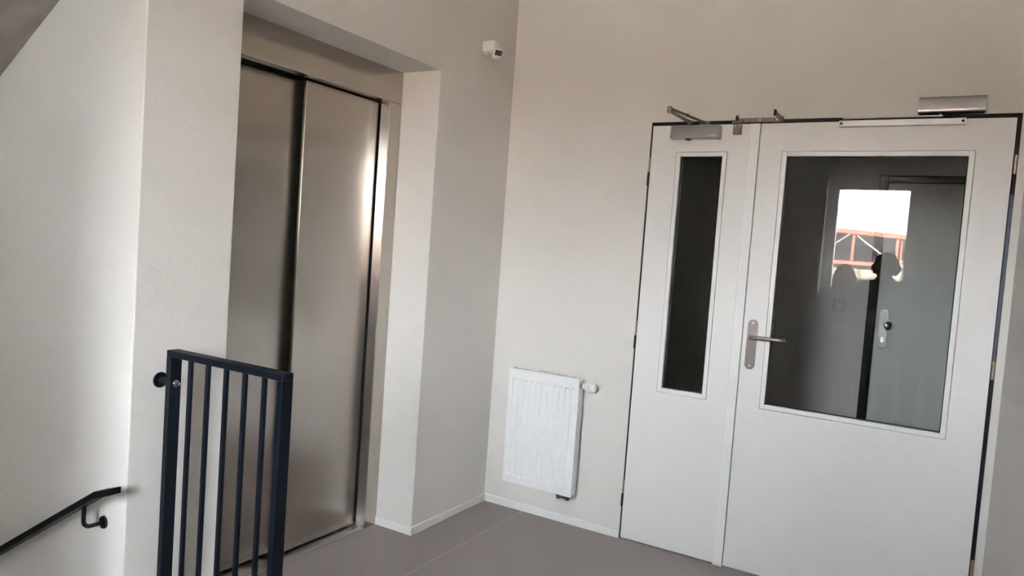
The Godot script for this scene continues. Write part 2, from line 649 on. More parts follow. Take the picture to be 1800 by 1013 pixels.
func slope_railing(label: String, p0: Vector2, p1: Vector2, z: float):
	var b := thing("stair_balustrade", Vector3(p0.x, p0.y, z), label, "railing")
	var o := b.position
	var d := p1 - p0
	var up := Vector2(0, 0.95)
	for k: float in [0.0, 1.0]:
		var q := p0.lerp(p1, k)
		var g := Geo.new(o)
		g.box(Vector3(q.x - 0.01, q.y, z - 0.02), Vector3(q.x + 0.01, q.y + 0.95, z + 0.02), 0.001)
		obj("post", g, M.navy, b)
	for h: float in [0.12, 0.95]:
		var g := Geo.new(o)
		g.bar([Vector3(p0.x, p0.y + h, z), Vector3(p1.x, p1.y + h, z)], Vector3(0, 0, 1), 0.02, 0.01)
		obj("rail", g, M.navy, b)
	var cnt := int(absf(d.x) / 0.081)
	var first: MeshInstance3D = null
	for i in range(1, cnt):
		var q := p0 + d * i / cnt
		if first == null:
			var g := Geo.new(o)
			g.box(Vector3(q.x - 0.006, q.y + 0.12, z - 0.006), Vector3(q.x + 0.006, q.y + 0.945, z + 0.006))
			first = obj("baluster", g, M.navy, b)
		else:
			copy_part(first, "baluster", b, Vector3(d.x * (i - 1) / cnt, d.y * (i - 1) / cnt, 0))


func build_window():
	var w := thing("window_1", Vector3(1.4, 0.95, BACK), "white tilting window with one pane, mirrored in the wide door pane", "window", "", "structure")
	var x0 := 0.99
	var x1 := 1.82
	var y0 := 0.95
	var y1 := 2.335
	var z := 4.66
	var g := Geo.new(w.position)
	ring(g, x0, x1, y0, y1, 0.055, z, z + 0.08)
	obj("window_frame", g, M.frame_white, w)
	g = Geo.new(w.position)
	ring(g, x0 + 0.035, x1 - 0.033, y0 + 0.025, y1 - 0.042, 0.063, z - 0.015, z + 0.06)
	var sash := obj("sash", g, M.frame_white, w)
	g = Geo.new(w.position)
	g.box(Vector3(x0 + 0.093, y0 + 0.083, z + 0.02), Vector3(x1 - 0.091, y1 - 0.1, z + 0.0202))
	obj("pane", g, M.clear, sash)
	g = Geo.new(w.position)
	g.box(Vector3(x0 + 0.055, 1.47, z - 0.026), Vector3(x0 + 0.085, 1.63, z - 0.014), 0.003)
	g.box(Vector3(x0 + 0.062, 1.42, z - 0.055), Vector3(x0 + 0.078, 1.57, z - 0.04), 0.004)
	g.box(Vector3(x0 + 0.063, 1.54, z - 0.045), Vector3(x0 + 0.077, 1.56, z - 0.02), 0.003)
	obj("window_handle", g, M.frame_white, sash)
	g = Geo.new(w.position)
	g.box(Vector3(x0, y0 - 0.001, BACK - 0.03), Vector3(x1, y0 + 0.024, z), 0.004)
	obj("window_sill", g, M.frame_white, w)


func ring(g: Geo, x0: float, x1: float, y0: float, y1: float, t: float, z0: float, z1: float, bevel := 0.003):
	g.box(Vector3(x0, y0, z0), Vector3(x0 + t, y1, z1), bevel)
	g.box(Vector3(x1 - t, y0, z0), Vector3(x1, y1, z1), bevel)
	g.box(Vector3(x0 + t, y0, z0), Vector3(x1 - t, y0 + t, z1), bevel)
	g.box(Vector3(x0 + t, y1 - t, z0), Vector3(x1 - t, y1, z1), bevel)


func build_outside():
	var g := Geo.new()
	g.box(Vector3(-60, -3.7, -40), Vector3(60, -3.5, 80))
	tag(obj("ground", g, M.ground), "bare ground outside the window", "ground", "", "structure")
	# rust-red truss girder in front of a dark shed
	var t := thing("truss_girder", Vector3(0, -3.5, 18), "rust-red steel truss girder with pale diagonals, mirrored in the wide door pane", "girder")
	var o := t.position
	g = Geo.new(o)
	g.bar([Vector3(-6, 2.86, 18), Vector3(7, 2.03, 18)], Vector3(0, 1, 0), 0.06, 0.08)
	obj("chord", g, M.red_steel, t)
	g = Geo.new(o)
	g.box(Vector3(-6, 1.6, 17.92), Vector3(7, 1.7, 18.08), 0.01)
	obj("chord", g, M.red_steel, t)
	for i in range(-5, 7):
		var x := -0.07 + 1.05 * i
		var yt := 2.45 - x * 0.064
		g = Geo.new(o)
		g.box(Vector3(x - 0.035, 1.66, 17.95), Vector3(x + 0.035, yt, 18.05), 0.005)
		if i % 2 != 0:
			g.box(Vector3(x + 0.08, 1.66, 17.95), Vector3(x + 0.12, yt, 18.05), 0.005)
		obj("post", g, M.red_steel, t)
		g = Geo.new(o)
		var e := 1.0 if i % 2 == 0 else -1.0
		if i % 2 == 0:
			g.bar([Vector3(x + 0.1, yt - 0.08, 17.9), Vector3(x + 1.0, 1.7, 17.9)], Vector3(0, 1, 0), 0.019, 0.02)
		else:
			g.bar([Vector3(x + 0.95, yt - 0.12, 17.9), Vector3(x + 0.1, 1.75, 17.9)], Vector3(0, 1, 0), 0.014, 0.02)
		obj("diagonal", g, M.pale_steel, t)
	for x: float in [-5.5, 6.5]:
		g = Geo.new(o)
		g.box(Vector3(x - 0.1, -3.5, 17.9), Vector3(x + 0.1, 2.4, 18.1), 0.01)
		obj("column", g, M.red_steel, t)
	var s := thing("shed", Vector3(0, -3.5, 20), "dark shed with a pale lower wall behind the red girder", "building")
	g = Geo.new(s.position)
	g.prism(PackedVector2Array([Vector2(-14, 1.5), Vector2(8, 1.5), Vector2(8, 1.93), Vector2(-14, 3.34)]), 2, 18.6, 26)
	obj("upper_wall", g, M.shed, s)
	g = Geo.new(s.position)
	g.box(Vector3(-14, -3.5, 18.5), Vector3(8, 1.5, 26))
	obj("lower_wall", g, M.facade, s)
	# taller neighbour to the side, which takes the low sky from the stair wall
	var nb := thing("neighbour_building", Vector3(14, -3.5, 19), "tall plastered neighbour building to the side of the shed", "building")
	g = Geo.new(nb.position)
	g.box(Vector3(8.8, -3.5, 14), Vector3(24, 9.0, 18.4))
	obj("walls", g, M.plaster, nb)
	g = Geo.new(nb.position)
	g.box(Vector3(8.6, 9.0, 13.8), Vector3(24.2, 9.2, 18.6), 0.02)
	obj("roof", g, M.shed, nb)
	for k in 8:
		g = Geo.new(nb.position)
		var at := Vector3(10.2 + 2.6 * (k % 4), -1.6 + 4.0 * (k / 4), 13.96)
		g.box(at, at + Vector3(1.2, 1.6, 0.08), 0.01)
		obj("window", g, M.lens, nb)
	for i in 6:
		g = Geo.new(s.position)
		var x := -3.2 + i * 1.3
		g.box(Vector3(x, 0.3, 18.46), Vector3(x + 0.8, 1.25, 18.52), 0.01)
		obj("shutter", g, M.shed, s)


func build_corridor():
	var g := Geo.new()
	g.box(Vector3(-0.9, -0.2, -1.75), Vector3(3.4, 0.0, -0.14))
	tag(obj("floor", g, M.slab), "unlit floor of the corridor behind the double door", "floor", "", "structure")
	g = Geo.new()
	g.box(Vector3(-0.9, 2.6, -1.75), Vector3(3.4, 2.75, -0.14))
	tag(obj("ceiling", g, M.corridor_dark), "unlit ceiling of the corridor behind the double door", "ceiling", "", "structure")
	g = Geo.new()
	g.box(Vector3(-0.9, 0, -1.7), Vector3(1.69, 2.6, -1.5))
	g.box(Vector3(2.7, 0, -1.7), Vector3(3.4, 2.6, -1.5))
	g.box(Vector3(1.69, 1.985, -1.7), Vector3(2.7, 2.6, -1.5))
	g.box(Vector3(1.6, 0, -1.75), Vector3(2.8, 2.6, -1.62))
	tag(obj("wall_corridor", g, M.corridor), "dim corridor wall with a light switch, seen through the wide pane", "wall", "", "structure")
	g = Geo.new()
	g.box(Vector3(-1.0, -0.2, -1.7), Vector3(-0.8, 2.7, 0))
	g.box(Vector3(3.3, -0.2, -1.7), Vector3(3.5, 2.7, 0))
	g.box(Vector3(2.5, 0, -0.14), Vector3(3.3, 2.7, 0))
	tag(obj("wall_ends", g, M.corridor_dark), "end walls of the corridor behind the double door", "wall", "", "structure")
	# inner door
	var d := thing("door_2", Vector3(2.2, 0, -1.5), "grey inner door with dark frame and knob, seen through the wide pane", "door", "", "structure")
	var o := d.position
	g = Geo.new(o)
	g.box(Vector3(1.69, 0, -1.6), Vector3(1.722, 1.985, -1.485), 0.002)
	g.box(Vector3(1.722, 0, -1.6), Vector3(1.735, 1.985, -1.492), 0.002)
	g.box(Vector3(2.66, 0, -1.6), Vector3(2.7, 1.985, -1.485), 0.002)
	g.box(Vector3(1.735, 1.945, -1.6), Vector3(2.66, 1.985, -1.485), 0.002)
	obj("door_frame", g, M.frame, d)
	g = Geo.new(o)
	g.box(Vector3(1.742, 0.006, -1.56), Vector3(2.655, 1.942, -1.503), 0.002)
	var leaf := obj("door_leaf", g, M.grey_leaf, d)
	g = Geo.new(o)
	plate(g, 1.786, 1.075, 0.046, 0.235, -1.503, -1.495)
	obj("lock_plate", g, M.plate_dark, leaf)
	g = Geo.new(o)
	g.lathe(Vector3(1.79, 1.098, -1.495), Vector3(0.6, 0, 1), PackedVector2Array([Vector2(0, 0.011), Vector2(0.02, 0.011), Vector2(0.03, 0.02), Vector2(0.042, 0.027), Vector2(0.055, 0.027), Vector2(0.062, 0.02), Vector2(0.065, 0.0)]))
	obj("door_knob", g, M.chrome, leaf)
	g = Geo.new(o)
	plate(g, 1.786, 1.01, 0.018, 0.034, -1.495, -1.491)
	obj("lock_cylinder", g, M.lock, leaf)
	# light switch
	var s := thing("light_switch", Vector3(1.536, 1.187, -1.5), "square light switch on the dim corridor wall left of the inner door", "switch")
	g = Geo.new(s.position)
	ring(g, 1.496, 1.576, 1.147, 1.227, 0.011, -1.5, -1.491, 0.002)
	obj("cover_frame", g, M.switch, s)
	g = Geo.new(s.position)
	g.box(Vector3(1.508, 1.159, -1.5), Vector3(1.564, 1.215, -1.488), 0.003)
	obj("rocker", g, M.switch, s)


# upright plate with round ends, facing +z
func plate(g: Geo, x: float, y: float, w: float, h: float, z0: float, z1: float):
	var p := PackedVector2Array()
	var r := w / 2.0
	for k in 13:
		var a := PI * k / 12.0
		p.append(Vector2(x + r * cos(a), y + h / 2.0 - r + r * sin(a)))
	for k in 13:
		var a := PI + PI * k / 12.0
		p.append(Vector2(x + r * cos(a), y - h / 2.0 + r + r * sin(a)))
	g.prism(p, 2, z0, z1, true)


# ---------------------------------------------------------------- lift
func build_lift():
	var l := thing("elevator_entrance", Vector3(-0.28, 0, 1.19), "brushed steel lift entrance with two telescopic door panels in the niche", "elevator")
	var o := l.position
	var f := -0.2163
	var g := Geo.new(o)
	g.box(Vector3(-0.275, 2.038, 0.6455), Vector3(f, 2.1885, 1.7395), 0.002)
	obj("header", g, M.steel, l)
	g = Geo.new(o)
	g.box(Vector3(-0.27, 0.0, 0.6455), Vector3(f, 2.0375, 0.731), 0.002)
	obj("jamb", g, M.steel, l)
	g = Geo.new(o)
	g.box(Vector3(-0.2695, 0.0, 0.7305), Vector3(f - 0.0025, 2.0375, 0.7322), 0.0006)
	obj("jamb_return", g, M.steel_jamb, l)
	g = Geo.new(o)
	g.box(Vector3(-0.27, 0.0, 1.654), Vector3(f, 2.0375, 1.7395), 0.002)
	obj("jamb", g, M.steel, l)
	g = Geo.new(o)
	g.box(Vector3(-0.32, 0.012, 0.647), Vector3(-0.28, 2.034, 1.187), 0.0025)
	var p := obj("door_panel", g, M.steel, l)
	tag(p, "front door panel, on the right")
	g = Geo.new(o)
	g.box(Vector3(-0.2805, 0.02, 0.69), Vector3(-0.2788, 2.03, 0.7385))
	obj("seal", g, M.dark, p)
	g = Geo.new(o)
	g.box(Vector3(-0.3255, 0.014, 1.1872), Vector3(-0.2945, 2.032, 1.1895))
	obj("seal", g, M.dark, p)
	g = Geo.new(o)
	g.box(Vector3(-0.366, 0.012, 1.15), Vector3(-0.326, 2.034, 1.72), 0.0025)
	tag(obj("door_panel", g, M.steel, l), "rear door panel, on the left")
	g = Geo.new(o)
	g.box(Vector3(-0.45, 2.044, 0.647), Vector3(-0.2755, 2.16, 1.735))
	g.box(Vector3(-0.45, -0.02, 0.647), Vector3(-0.385, 2.1, 1.735))
	obj("track", g, M.dark, l)
	g = Geo.new(o)
	g.box(Vector3(-0.38, -0.02, 0.6456), Vector3(f - 0.0005, 0.003, 1.7395), 0.001)
	g.box(Vector3(f - 0.02, 0.003, 0.74), Vector3(f - 0.006, 0.005, 1.65), 0.0006)
	g.box(Vector3(f - 0.05, 0.003, 0.74), Vector3(f - 0.028, 0.005, 1.65), 0.0006)
	obj("sill", g, M.sill, l)


# ---------------------------------------------------------------- double door
func leaf_mesh(g: Geo, x0: float, x1: float, hx0: float, hx1: float, hy0: float, hy1: float):
	var y0 := 0.007
	var y1 := 2.03
	var z0 := -0.042
	g.box(Vector3(x0, y0, z0), Vector3(hx0, y1, 0))
	g.box(Vector3(hx1, y0, z0), Vector3(x1, y1, 0))
	g.box(Vector3(hx0, y0, z0), Vector3(hx1, hy0, 0))
	g.box(Vector3(hx0, hy1, z0), Vector3(hx1, y1, 0))


func build_door():
	var d := thing("door_1", Vector3(1.53, 0, 0), "white double door with a narrow and a wide glazed leaf", "door", "", "structure")
	var o := d.position
	# steel frame, flush with the wall
	var g := Geo.new(o)
	g.box(Vector3(0.797, 0, -0.1), Vector3(0.8045, 2.0475, -0.004))
	g.box(Vector3(2.2585, 0, -0.1), Vector3(2.2725, 2.0475, -0.004))
	g.box(Vector3(0.8045, 2.0325, -0.1), Vector3(2.2585, 2.0475, -0.004))
	g.box(Vector3(0.8045, 0, -0.1), Vector3(0.83, 2.04, -0.046))
	g.box(Vector3(2.235, 0, -0.1), Vector3(2.2585, 2.04, -0.046))
	g.box(Vector3(0.83, 2.01, -0.1), Vector3(2.235, 2.0325, -0.046))
	var fr := obj("door_frame", g, M.frame, d)
	# leftover masking film with a torn edge on the right side
	g = Geo.new(o)
	var rng := RandomNumberGenerator.new()
	rng.seed = 5
	var poly := PackedVector2Array()
	poly.append(Vector2(2.2595, 1.075))
	poly.append(Vector2(2.2595, 1.735))
	var y := 1.735
	poly.append(Vector2(2.2735, 1.74))
	while y > 1.09:
		y -= 0.014
		poly.append(Vector2(2.2705 + rng.randf_range(-0.0022, 0.0022), y))
	poly.append(Vector2(2.2695, 1.075))
	g.prism(poly, 2, -0.004, 0.0012)
	obj("masking_film", g, M.film, fr)
	g = Geo.new(o)
	g.box(Vector3(2.2588, 0.29, -0.004), Vector3(2.269, 0.99, 0.0005))
	obj("seal", g, M.navy, fr)
	# narrow leaf
	g = Geo.new(o)
	leaf_mesh(g, 0.806, 1.2795, 0.9298, 1.1702, 0.7573, 1.9067)
	var n := obj("narrow_leaf", g, M.leaf, d)
	lite(o, n, 0.9515, 1.1485)
	# cover strip on the meeting edge
	g = Geo.new(o)
	g.prism(chamfered(PackedVector2Array([Vector2(-0.002, 1.2645), Vector2(0.011, 1.2645), Vector2(0.011, 1.3085), Vector2(-0.002, 1.3085)]), [1, 2], 0.002), 1, 0.003, 2.029)
	obj("cover_strip", g, M.bead, n)
	# wide leaf
	g = Geo.new(o)
	leaf_mesh(g, 1.311, 2.2565, 1.4085, 2.1332, 0.7573, 1.9067)
	var w := obj("wide_leaf", g, M.leaf, d)
	lite(o, w, 1.4302, 2.1115)
	# hinges
	for y1: float in [1.845, 1.05, 0.262]:
		g = Geo.new(o)
		g.lathe(Vector3(0.8005, y1 - 0.035, 0.001), Vector3.UP, PackedVector2Array([Vector2(0, 0), Vector2(0, 0.005), Vector2(0.045, 0.005), Vector2(0.047, 0.003), Vector2(0.049, 0.005), Vector2(0.068, 0.005), Vector2(0.07, 0)]), 12)
		obj("hinge", g, M.brass, n)
		g = Geo.new(o)
		g.box(Vector3(0.7945, y1 - 0.1, -0.003), Vector3(0.8035, y1 - 0.036, 0.003), 0.001)
		obj("hinge_plate", g, M.rubber, n)
		g = Geo.new(o)
		g.lathe(Vector3(2.2655, y1 - 0.03, 0.002), Vector3.UP, PackedVector2Array([Vector2(0, 0), Vector2(0, 0.006), Vector2(0.045, 0.006), Vector2(0.047, 0.004), Vector2(0.049, 0.006), Vector2(0.072, 0.006), Vector2(0.074, 0)]), 12)
		obj("hinge", g, M.brass, w)
		g = Geo.new(o)
		g.box(Vector3(2.2585, y1 - 0.105, -0.003), Vector3(2.272, y1 - 0.031, 0.004), 0.001)
		obj("hinge_plate", g, M.rubber, w)
	# handle
	g = Geo.new(o)
	plate(g, 1.352, 1.041, 0.044, 0.226, 0, 0.006)
	obj("handle_plate", g, M.inox, w)
	for s: float in [1.138, 0.945]:
		g = Geo.new(o)
		g.lathe(Vector3(1.352, s, 0.006), Vector3(0, 0, 1), PackedVector2Array([Vector2(0, 0.0055), Vector2(0.0012, 0.0048), Vector2(0.0014, 0)]), 12)
		obj("screw", g, M.lock, w)
	g = Geo.new(o)
	var pts: Array = []
	pts.append(Vector3(1.354, 1.077, 0.004))
	pts.append(Vector3(1.354, 1.077, 0.035))
	for k in 7:
		var a := PI / 2.0 * k / 6.0
		pts.append(Vector3(1.37 - 0.016 * cos(a), 1.077, 0.04 + 0.016 * sin(a)))
	pts.append(Vector3(1.43, 1.078, 0.056))
	for k in 7:
		var a := PI / 2.0 * k / 6.0
		pts.append(Vector3(1.473 + 0.018 * sin(a), 1.079, 0.038 + 0.018 * cos(a)))
	pts.append(Vector3(1.491, 1.079, 0.022))
	g.tube(pts, 0.0092, 14)
	g.lathe(Vector3(1.491, 1.079, 0.024), Vector3(0, 0, -1), PackedVector2Array([Vector2(0, 0.0092), Vector2(0.005, 0.0075), Vector2(0.0085, 0.0)]), 14)
	obj("lever", g, M.inox, w)
	g = Geo.new(o)
	g.lathe(Vector3(1.354, 1.077, 0.006), Vector3(0, 0, 1), PackedVector2Array([Vector2(0, 0.0125), Vector2(0.006, 0.0125), Vector2(0.008, 0.0105), Vector2(0.008, 0.009)]), 16)
	obj("lever_collar", g, M.inox, w)


func lite(o: Vector3, leaf: Node3D, x0: float, x1: float):
	var g := Geo.new(o)
	# glazing bead, front and back, a hair proud of the leaf
	ring(g, x0 - 0.0197, x1 + 0.0197, 0.7593, 1.9047, 0.0197, -0.018, 0.0022, 0.0012)
	ring(g, x0 - 0.0217, x1 + 0.0217, 0.7573, 1.9067, 0.0217, -0.044, -0.024, 0.0)
	obj("glazing_bead", g, M.bead, leaf)
	g = Geo.new(o)
	ring(g, x0, x1, 0.779, 1.885, 0.0035, -0.0245, -0.0165, 0.0005)
	obj("glazing_gasket", g, M.rubber, leaf)
	g = Geo.new(o)
	for z: float in [-0.0205]:
		g.quad(Vector3(x0 + 0.0005, 0.7795, z), Vector3(x1 - 0.0005, 0.7795, z), Vector3(x1 - 0.0005, 1.8845, z), Vector3(x0 + 0.0005, 1.8845, z), Vector3(0, 0, 1))
	obj("glass_pane", g, M.glass, leaf)


func closer_case(g: Geo, x0: float, x1: float, y0: float, y1: float, z1: float):
	var h := y1 - y0
	var p := PackedVector2Array([Vector2(y0, 0), Vector2(y0, z1 - 0.004), Vector2(y0 + 0.002, z1 - 0.001)])
	for k in 9:
		var t := k / 8.0
		p.append(Vector2(y0 + 0.004 + (h - 0.007) * t, z1 - 0.006 * t * t))
	p.append(Vector2(y1, z1 - 0.01))
	p.append(Vector2(y1, 0))
	g.prism(p, 0, x0, x1, true)


func build_closers():
	# scissor-arm closer on the narrow leaf
	var c := thing("door_closer", Vector3(1.02, 1.99, 0), "silver closer with folded scissor arm on top of the narrow door leaf", "door closer")
	var o := c.position
	var g := Geo.new(o)
	closer_case(g, 0.908, 1.137, 1.962, 2.02, 0.048)
	obj("closer_body", g, M.alu, c)
	g = Geo.new(o)
	g.box(Vector3(1.088, 1.969, 0.047), Vector3(1.123, 1.976, 0.0483), 0.0003)
	obj("logo_plate", g, M.alu_light, c)
	g = Geo.new(o)
	g.lathe(Vector3(0.99, 1.962, 0.024), Vector3.DOWN, PackedVector2Array([Vector2(0, 0.014), Vector2(0.003, 0.014), Vector2(0.006, 0.009), Vector2(0.006, 0)]), 16)
	obj("spindle_cap", g, M.rubber, c)
	g = Geo.new(o)
	g.lathe(Vector3(0.99, 2.02, 0.024), Vector3.UP, PackedVector2Array([Vector2(0, 0.008), Vector2(0.012, 0.008), Vector2(0.014, 0.006), Vector2(0.03, 0.006), Vector2(0.03, 0)]), 14)
	obj("spindle", g, M.chrome, c)
	var elbow := Vector3(0.98, 2.052, 0.285)
	g = Geo.new(o)
	g.bar([Vector3(0.992, 2.04, 0.012), elbow + Vector3(0, -0.012, 0.008)], Vector3(1, 0, 0), 0.011, 0.003)
	g.lathe(Vector3(0.99, 2.035, 0.024), Vector3.UP, PackedVector2Array([Vector2(0, 0), Vector2(0, 0.014), Vector2(0.009, 0.014), Vector2(0.009, 0)]), 16)
	obj("lower_arm", g, M.zinc, c)
	g = Geo.new(o)
	var foot := Vector3(1.052, 2.04, 0.012)
	g.bar([elbow, elbow.lerp(foot, 0.55)], Vector3(1, 0, 0), 0.009, 0.003)
	g.bar([elbow.lerp(foot, 0.45), foot], Vector3(1, 0, 0), 0.006, 0.004)
	g.lathe(elbow.lerp(foot, 0.5) + Vector3(0, -0.006, 0), Vector3.UP, PackedVector2Array([Vector2(0, 0), Vector2(0, 0.006), Vector2(0.014, 0.006), Vector2(0.014, 0)]), 12)
	obj("upper_arm", g, M.zinc, c)
	g = Geo.new(o)
	g.lathe(elbow + Vector3(0, -0.02, 0), Vector3.UP, PackedVector2Array([Vector2(0, 0), Vector2(0, 0.011), Vector2(0.026, 0.011), Vector2(0.029, 0.008), Vector2(0.03, 0)]), 16)
	obj("elbow_pin", g, M.inox, c)
	g = Geo.new(o)
	g.box(Vector3(1.03, 2.03, -0.004), Vector3(1.082, 2.0465, 0.003), 0.001)
	g.box(Vector3(1.046, 2.032, 0.003), Vector3(1.058, 2.046, 0.02), 0.002)
	for x: float in [1.037, 1.074]:
		g.lathe(Vector3(x, 2.038, 0.003), Vector3(0, 0, 1), PackedVector2Array([Vector2(0, 0.004), Vector2(0.0015, 0.003), Vector2(0.0015, 0)]), 10)
	obj("arm_bracket", g, M.zinc, c)
	# slide-rail closer above the wide leaf
	var b := thing("door_closer", Vector3(2.036, 2.08, 0), "silver closer on the wall above the wide leaf, with a long slide rail", "door closer")
	o = b.position
	g = Geo.new(o)
	closer_case(g, 1.922, 2.151, 2.05, 2.111, 0.05)
	obj("closer_body", g, M.alu, b)
	g = Geo.new(o)
	g.box(Vector3(2.088, 2.058, 0.049), Vector3(2.122, 2.065, 0.0503), 0.0003)
	obj("logo_plate", g, M.alu_light, b)
	g = Geo.new(o)
	g.box(Vector3(1.926, 2.0475, 0.002), Vector3(2.147, 2.05, 0.044), 0.0008)
	obj("base_plate", g, M.rubber, b)
	g = Geo.new(o)
	g.lathe(Vector3(2.0, 2.05, 0.026), Vector3.DOWN, PackedVector2Array([Vector2(0, 0.009), Vector2(0.014, 0.009), Vector2(0.016, 0.006), Vector2(0.016, 0)]), 14)
	obj("spindle", g, M.chrome, b)
	g = Geo.new(o)
	g.bar([Vector3(2.01, 2.0385, 0.027), Vector3(1.645, 2.0385, 0.02)], Vector3(0, 0, 1), 0.0095, 0.0025)
	obj("slide_arm", g, M.alu_light, b)
	g = Geo.new(o)
	g.box(Vector3(1.6315, 2.005, 0), Vector3(2.0895, 2.031, 0.021), 0.002)
	var rail := obj("slide_rail", g, M.alu_light, b)
	for x: float in [1.6405, 2.0795]:
		g = Geo.new(o)
		g.lathe(Vector3(x, 2.0185, 0.021), Vector3(0, 0, 1), PackedVector2Array([Vector2(0, 0.0055), Vector2(0.001, 0.005), Vector2(0.001, 0)]), 14)
		obj("screw_cap", g, M.rubber, rail)
	g = Geo.new(o)
	g.lathe(Vector3(2.0, 2.111, 0.026), Vector3.UP, PackedVector2Array([Vector2(0, 0.008), Vector2(0.003, 0.006), Vector2(0.003, 0)]), 12)
	obj("top_cap", g, M.zinc, b)
	# door coordinator on the frame between the leaves
	var k := thing("door_coordinator", Vector3(1.3, 2.038, 0), "bare steel closing sequence bar with two black rollers between the closers", "coordinator")
	o = k.position
	g = Geo.new(o)
	g.box(Vector3(1.212, 2.0335, -0.004), Vector3(1.392, 2.0535, 0.014), 0.001)
	obj("housing", g, M.zinc, k)
	for x: float in [1.222, 1.305, 1.378]:
		g = Geo.new(o)
		g.lathe(Vector3(x, 2.043, 0.014), Vector3(0, 0, 1), PackedVector2Array([Vector2(0, 0.0045), Vector2(0.0012, 0.0035), Vector2(0.0012, 0)]), 10)
		obj("screw", g, M.alu_light, k)
	g = Geo.new(o)
	g.bar([Vector3(1.398, 2.0435, 0.008), Vector3(1.39, 2.052, 0.11)], Vector3(0, 1, 0), 0.009, 0.0045)
	g.lathe(Vector3(1.398, 2.032, 0.012), Vector3.UP, PackedVector2Array([Vector2(0, 0), Vector2(0, 0.008), Vector2(0.024, 0.008), Vector2(0.024, 0)]), 14)
	obj("lever", g, M.zinc, k)
	g = Geo.new(o)
	g.lathe(Vector3(1.394, 2.053, 0.117), Vector3(-1, 0, 0.15), PackedVector2Array([Vector2(0, 0), Vector2(0, 0.013), Vector2(0.008, 0.0145), Vector2(0.011, 0.013), Vector2(0.011, 0)]), 18)
	obj("roller", g, M.rubber, k)
	g = Geo.new(o)
	g.lathe(Vector3(1.216, 2.05, 0.038), Vector3(-1, 0, 0.1), PackedVector2Array([Vector2(0, 0), Vector2(0, 0.011), Vector2(0.011, 0.012), Vector2(0.013, 0.0)]), 16)
	obj("roller", g, M.rubber, k)
	g = Geo.new(o)
	g.box(Vector3(1.186, 2.03, -0.003), Vector3(1.232, 2.044, 0.03), 0.0015)
	obj("roller_arm", g, M.zinc, k)
	g = Geo.new(o)
	g.box(Vector3(1.187, 1.981, 0), Vector3(1.227, 2.0285, 0.004), 0.001)
	obj("catch_plate", g, M.zinc, k)
	for x: float in [1.197, 1.217]:
		g = Geo.new(o)
		g.lathe(Vector3(x, 2.02, 0.004), Vector3(0, 0, 1), PackedVector2Array([Vector2(0, 0.0035), Vector2(0.001, 0.003), Vector2(0.001, 0)]), 10)
		obj("screw", g, M.alu_light, k)


